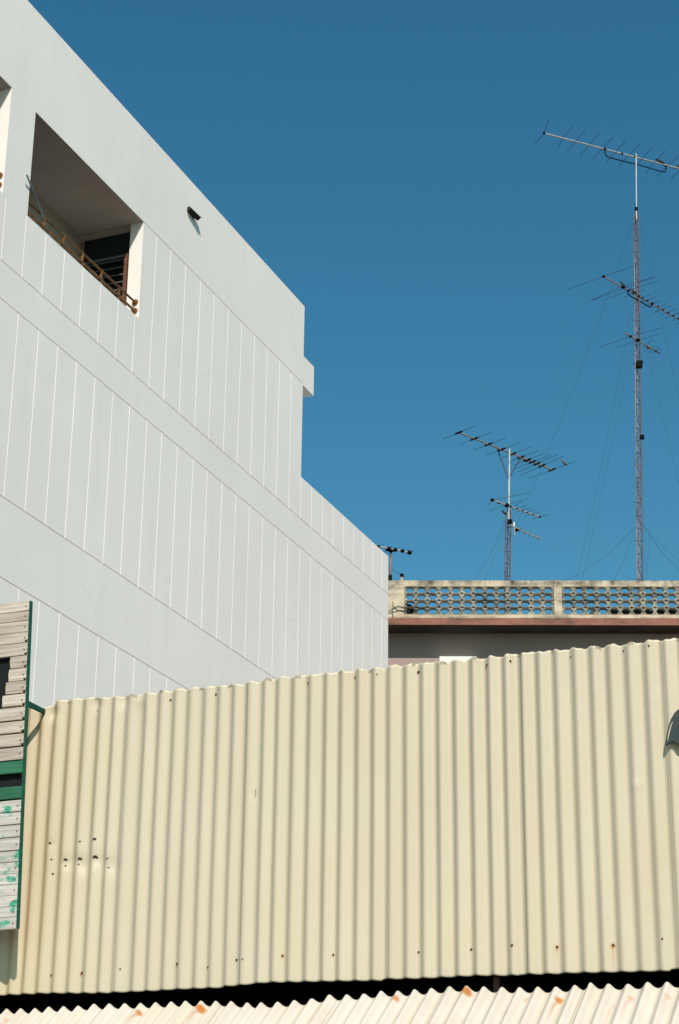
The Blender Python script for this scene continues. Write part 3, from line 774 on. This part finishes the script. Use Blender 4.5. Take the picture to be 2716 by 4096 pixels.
E5=[[z6(610,893),z6(648,845) ,z6(1015,772)],[z6(600,948),z6(790,893),z6(945,843)],[z6(740,940),z6(850,912),z6(930,862)],[z6(840,945),z6(968,900)],[z6(880,960),z6(1015,920)],[z6(930,978),z6(1060,940)],[z6(960,998),z6(1125,958)],[z6(1030,1027),z6(1180,985)]]
t5,b0,b1=antenna('yagi_antenna','pale boom aerial clamped halfway up the shorter mast',zm,(z6(642,842),z6(1112,1010)),E5,mt,.018,.0055,'alu')
for x,y,r in ((650,845,.065),(712,872,.05),(788,895,.085),(820,908,.055),(1108,1007,.045),(940,945,.03),(990,963,.03),(1045,982,.03),(890,925,.03)):
    m=MB(); r*=.8; c=onZ(*z6(x,y),zm); m.ball(c,r,r,r*.75); m.build('clamp',M['plastic'],t5)
mt=ms(*z6(826,1095)); zm=mt.z
E6=[[z6(900,1160),z6(930,1110)],[z6(955,1180),z6(975,1135)],[z6(1000,1200),z6(1020,1155)],[z6(1045,1215),z6(1065,1180)],[z6(1085,1228),z6(1105,1195)]]
t6,b0,b1=antenna('yagi_antenna','small pale aerial with a tall end reflector, lowest on the shorter mast',zm,(z6(822,1088),z6(1122,1222)),E6,mt,.016,.005,'alu')
m=MB(); m.tube([vert_through(*z6(862,1055),b0,b1),vert_through(*z6(856,1110),b0,b1),vert_through(*z6(868,1182),b0,b1)],.016,8); m.tube([vert_through(*z6(830,1070),b0,b1),vert_through(*z6(870,1130),b0,b1)],.02,8); m.build('reflector',M['alu'],t6)
m=MB(); c=onZ(*z6(882,1130),zm); m.ball(c,.07,.05,.05); m.build('clamp',M['plastic'],t6)

# left pole aerial
BL=1.2
ml=lambda x,y:mp(*zl(x,y),BL)
pm=thing('antenna_pole',ml(388,1450),'short rusty pole on the parapet beside the white building corner','pole')
base=ml(384,1400); base=base+(base-ml(398,650))*.6; base.z=zp
m=MB(); m.tube([ml(400,640),ml(384,1385),base],.026,10); m.build('pole',M['steel_mix'],pm)
m=MB(); c=ml(370,1335); m.box(-.055,.055,-.05,.05,-.06,.07,lambda x,y_,z:c+E_*x+NI*y_+Vector((0,0,z))); m.build('amplifier_box',M['plastic'],pm)
mt=ml(400,640); zm=mt.z
E7=[[zl(60,555),zl(225,465)],[zl(235,712),zl(330,605),zl(418,535)],[zl(210,670),zl(395,625),zl(438,555)],[zl(500,630),zl(600,583)],[zl(640,670),zl(715,630)],[zl(840,705),zl(985,620)]]
t7,b0,b1=antenna('yagi_antenna','small six rod aerial on the short pole beside the white corner',zm,(zl(75,538),zl(890,698)),E7,mt,.02,.006,'alu')
for x,y,r in ((85,540,.045),(328,600,.07),(400,632,.075),(505,622,.06),(688,650,.055),(862,690,.065)):
    m=MB(); c=onZ(*zl(x,y),zm); m.ball(c,r,r,r*.8); m.build('clamp',M['plastic'],t7)
st=thing('vent_stub',ml(668,1450),'short pale pipe stub with a dark cap on the parapet by the short pole','pipe')
q=ml(668,1390); bb=Vector((q.x,q.y,zp)); m=MB(); m.tube([bb,q,ml(680,1300)],.034,10); m.build('pipe',M['conc'],st)
m=MB(); m.tube([ml(690,1310),ml(672,1250),ml(655,1225)],[.04,.05,.03],10); m.build('cap',M['plastic'],st)

# guy wires and loose cables
gw=0
def wire(p,q,label,sag=.0,r=.0032):
    m=MB(); pts=[]
    for k in range(13):
        f=k/12; c=p+(q-p)*f; c=c-Vector((0,0,sag*4*f*(1-f))); pts.append(c)
    m.tube(pts,r,5); o=m.build('guy_wire',M['wire']); return tag(o,label,'wire','mast guy wires')
def gnd(x,y,b): return mp(x,y,b)
wire(mp(*z3(548,1740)),gnd(2800,2330,6),'lowest guy wire slanting down to the right from the tallest mast',.25,.0032)
wire(mp(*z3(552,1742)),gnd(2860,2330,1.2),'second low guy wire running right from the tallest mast',.2,.003)
wire(mp(*z3(620,1800)),gnd(2583,2330,2.6),'loose cable dropping beside the foot of the tallest mast',.05,.0032)
wire(mp(*z3(484,1750)),gnd(2150,2345,6),'long low guy wire sagging left from the tallest mast',.35,.003)
wire(mp(*z3(480,1760)),gnd(2445,2340,1.0),'steep short guy wire left of the foot of the tallest mast',.1,.003)
wire(mp(2530,1360),gnd(2325,2340,1.4),'steep guy wire from under the small aerial down left to the parapet',.1,.0024)
wire(mp(2528,1230),gnd(2300,2340,5),'guy wire from the middle of the tallest mast down left',.2,.0024)
wire(mp(2534,890),gnd(2060,2110,8),'highest left guy wire from the top of the tallest mast',.3,.0024)
wire(mp(2560,890),gnd(2840,2100,5),'highest right guy wire from the top of the tallest mast',.3,.0024)
wire(mp(2566,1300),gnd(2810,2300,2),'right guy wire from the middle of the tallest mast',.2,.0024)
wire(mp(*z3(545,1030)),mp(*z3(566,2200)),'thin cable hanging close along the right of the tallest mast',.0,.0024)
wire(ms(*z6(776,1030)),gnd(1890,2325,4),'guy wire from the shorter mast down left to the parapet',.15,.0024)
wire(ms(*z6(775,1060)),gnd(1935,2325,1.2),'nearer steep guy wire left of the shorter mast',.1,.0024)
wire(ml(405,1075),ml(655,1225),'short sagging cable from the short pole to the pipe stub',.03,.007)
m=MB()
for pts in (((1553,2445),(1570,2436),(1590,2424),(1612,2428),(1625,2440)),((1553,2452),(1575,2447),(1600,2441),(1640,2446)),((1571,2405),(1573,2425),(1569,2446),(1571,2470)),((1575,2425),(1590,2440),(1620,2446))):
    m.tube([mp(x,y,-.02) for x,y in pts],.0065,6)
tag(m.build('loose_cable',M['wire']),'tangle of thin dark cable hanging on the parapet pier next to the white building','cable')

# ------------------------------------------------------------------ birds
def bird(p,head,size,label,mat='feather'):
    head=Vector(head).normalized(); sx=head; sy=Vector((-head.y,head.x,0)).normalized(); 
    prof=[(-.60,.03,.02),(-.40,.06,.035),(-.24,.13,.12),(0,.19,.20),(.16,.17,.19),(.27,.11,.12),(.34,.10,.10),(.42,.08,.08),(.47,.03,.03),(.56,.004,.004)]
    lift=[-.12,-.06,-.01,0,.05,.12,.17,.19,.185,.175]
    m=MB(); n=10
    for (x,w_,h_),l in zip(prof,lift):
        for j in range(n):
            a=2*math.pi*j/n; m.v.append(tuple(p+sx*x*size+sy*math.cos(a)*w_*size+Vector((0,0,1))*(math.sin(a)*h_+l+.22)*size))
    for k in range(len(prof)-1):
        for j in range(n): m.f.append((k*n+j,k*n+(j+1)%n,(k+1)*n+(j+1)%n,(k+1)*n+j))
    m.f.append(tuple(range(n))[::-1]); m.f.append(tuple(range((len(prof)-1)*n,len(prof)*n)))
    for s_ in (-1,1): m.tube([p+sy*.05*s_*size+Vector((0,0,.14))*size,p+sy*.05*s_*size+sx*.02*size],.012*size,5)
    return tag(m.build('bird',M[mat],None,True),label,'bird','birds on the aerials')
def down(c): return c
bird(onZ(*z6(1345,506),ms(*z6(815,372)).z),-E_+Vector((0,0,.6)),.21,'brown bird on the last rod end, right of the shorter mast','feather_lt')
bird(onZ(*z6(980,470),ms(*z6(815,372)).z)-Vector((0,0,.03)),-E_*.8+NI*.4,.24,'pale brown bird tucked by the boom on top of the shorter mast','feather_lt')
bird(ms(*z6(768,985)),-E_+Vector((0,0,.4)),.18,'small dark bird perched on the left leg top of the shorter mast')
bird(onZ(*z5(1330,458),mp(*z5(1113,398)).z+.03),-E_*.9+Vector((0,0,.2)),.26,'dark bird on the boom of the highest aerial')
bird(onZ(*z5(1495,506),mp(*z5(1113,398)).z+.03),E_*.9+Vector((0,0,.2)),.26,'dark bird at the right picture edge on the highest aerial boom')
bird(mp(*z5(1097,1635)),-E_+Vector((0,0,.6)),.24,'dark bird perched where the middle aerial crosses the tallest mast')
bird(onZ(*z5(995,1565),mp(*z5(1140,1655)).z+.03),-E_*.6+Vector((0,0,.5)),.22,'dark bird on the middle aerial boom, left of the tallest mast')

# ------------------------------------------------------------------ light, sky, camera
sc=bpy.context.scene
SD=Vector((-.60,1.0,-1.17)).normalized()           # direction sunlight travels
sun=bpy.data.lights.new('sun','SUN'); sun.energy=4.7; sun.angle=R(.55); sun.color=(1,.915,.82)
so=bpy.data.objects.new('sun',sun); C.objects.link(so); so.rotation_euler=SD.to_track_quat('-Z','Y').to_euler(); so.location=(10,-20,30)
wd=bpy.data.worlds.new('World'); sc.world=wd; wd.use_nodes=True; nt=wd.node_tree
bg=nt.nodes['Background']; sky=nt.nodes.new('ShaderNodeTexSky'); sky.sky_type='NISHITA'; sky.sun_disc=False
sky.sun_elevation=math.asin(-SD.z); sky.sun_rotation=math.atan2(-SD.x,-SD.y)
sky.air_density=1.0; sky.dust_density=.8; sky.ozone_density=1.6; sky.altitude=0
hs=nt.nodes.new('ShaderNodeHueSaturation'); hs.inputs['Saturation'].default_value=1.33; nt.links.new(sky.outputs[0],hs.inputs['Color'])
tint=nt.nodes.new('ShaderNodeMix'); tint.data_type='RGBA'; tint.blend_type='MULTIPLY'; tint.inputs[0].default_value=1; tint.inputs[7].default_value=(.96,1.33,1.06,1)
nt.links.new(hs.outputs['Color'],tint.inputs[6]); nt.links.new(tint.outputs[2],bg.inputs['Color']); bg.inputs['Strength'].default_value=.1
cd=bpy.data.cameras.new('camera'); cam=bpy.data.objects.new('camera',cd); C.objects.link(cam)
cd.sensor_fit='VERTICAL'; cd.sensor_height=36; cd.sensor_width=24; cd.lens=F/4096*36; cd.clip_end=3000; cd.clip_start=.05
mw=Matrix((( RT.x,-DN.x,-FW.x,EYE.x),(RT.y,-DN.y,-FW.y,EYE.y),(RT.z,-DN.z,-FW.z,EYE.z),(0,0,0,1)))
cam.matrix_world=mw; sc.camera=cam
sc.view_settings.view_transform='Standard'; sc.view_settings.look='None'; sc.view_settings.exposure=0; sc.view_settings.gamma=1
sc.render.resolution_x=679; sc.render.resolution_y=1024
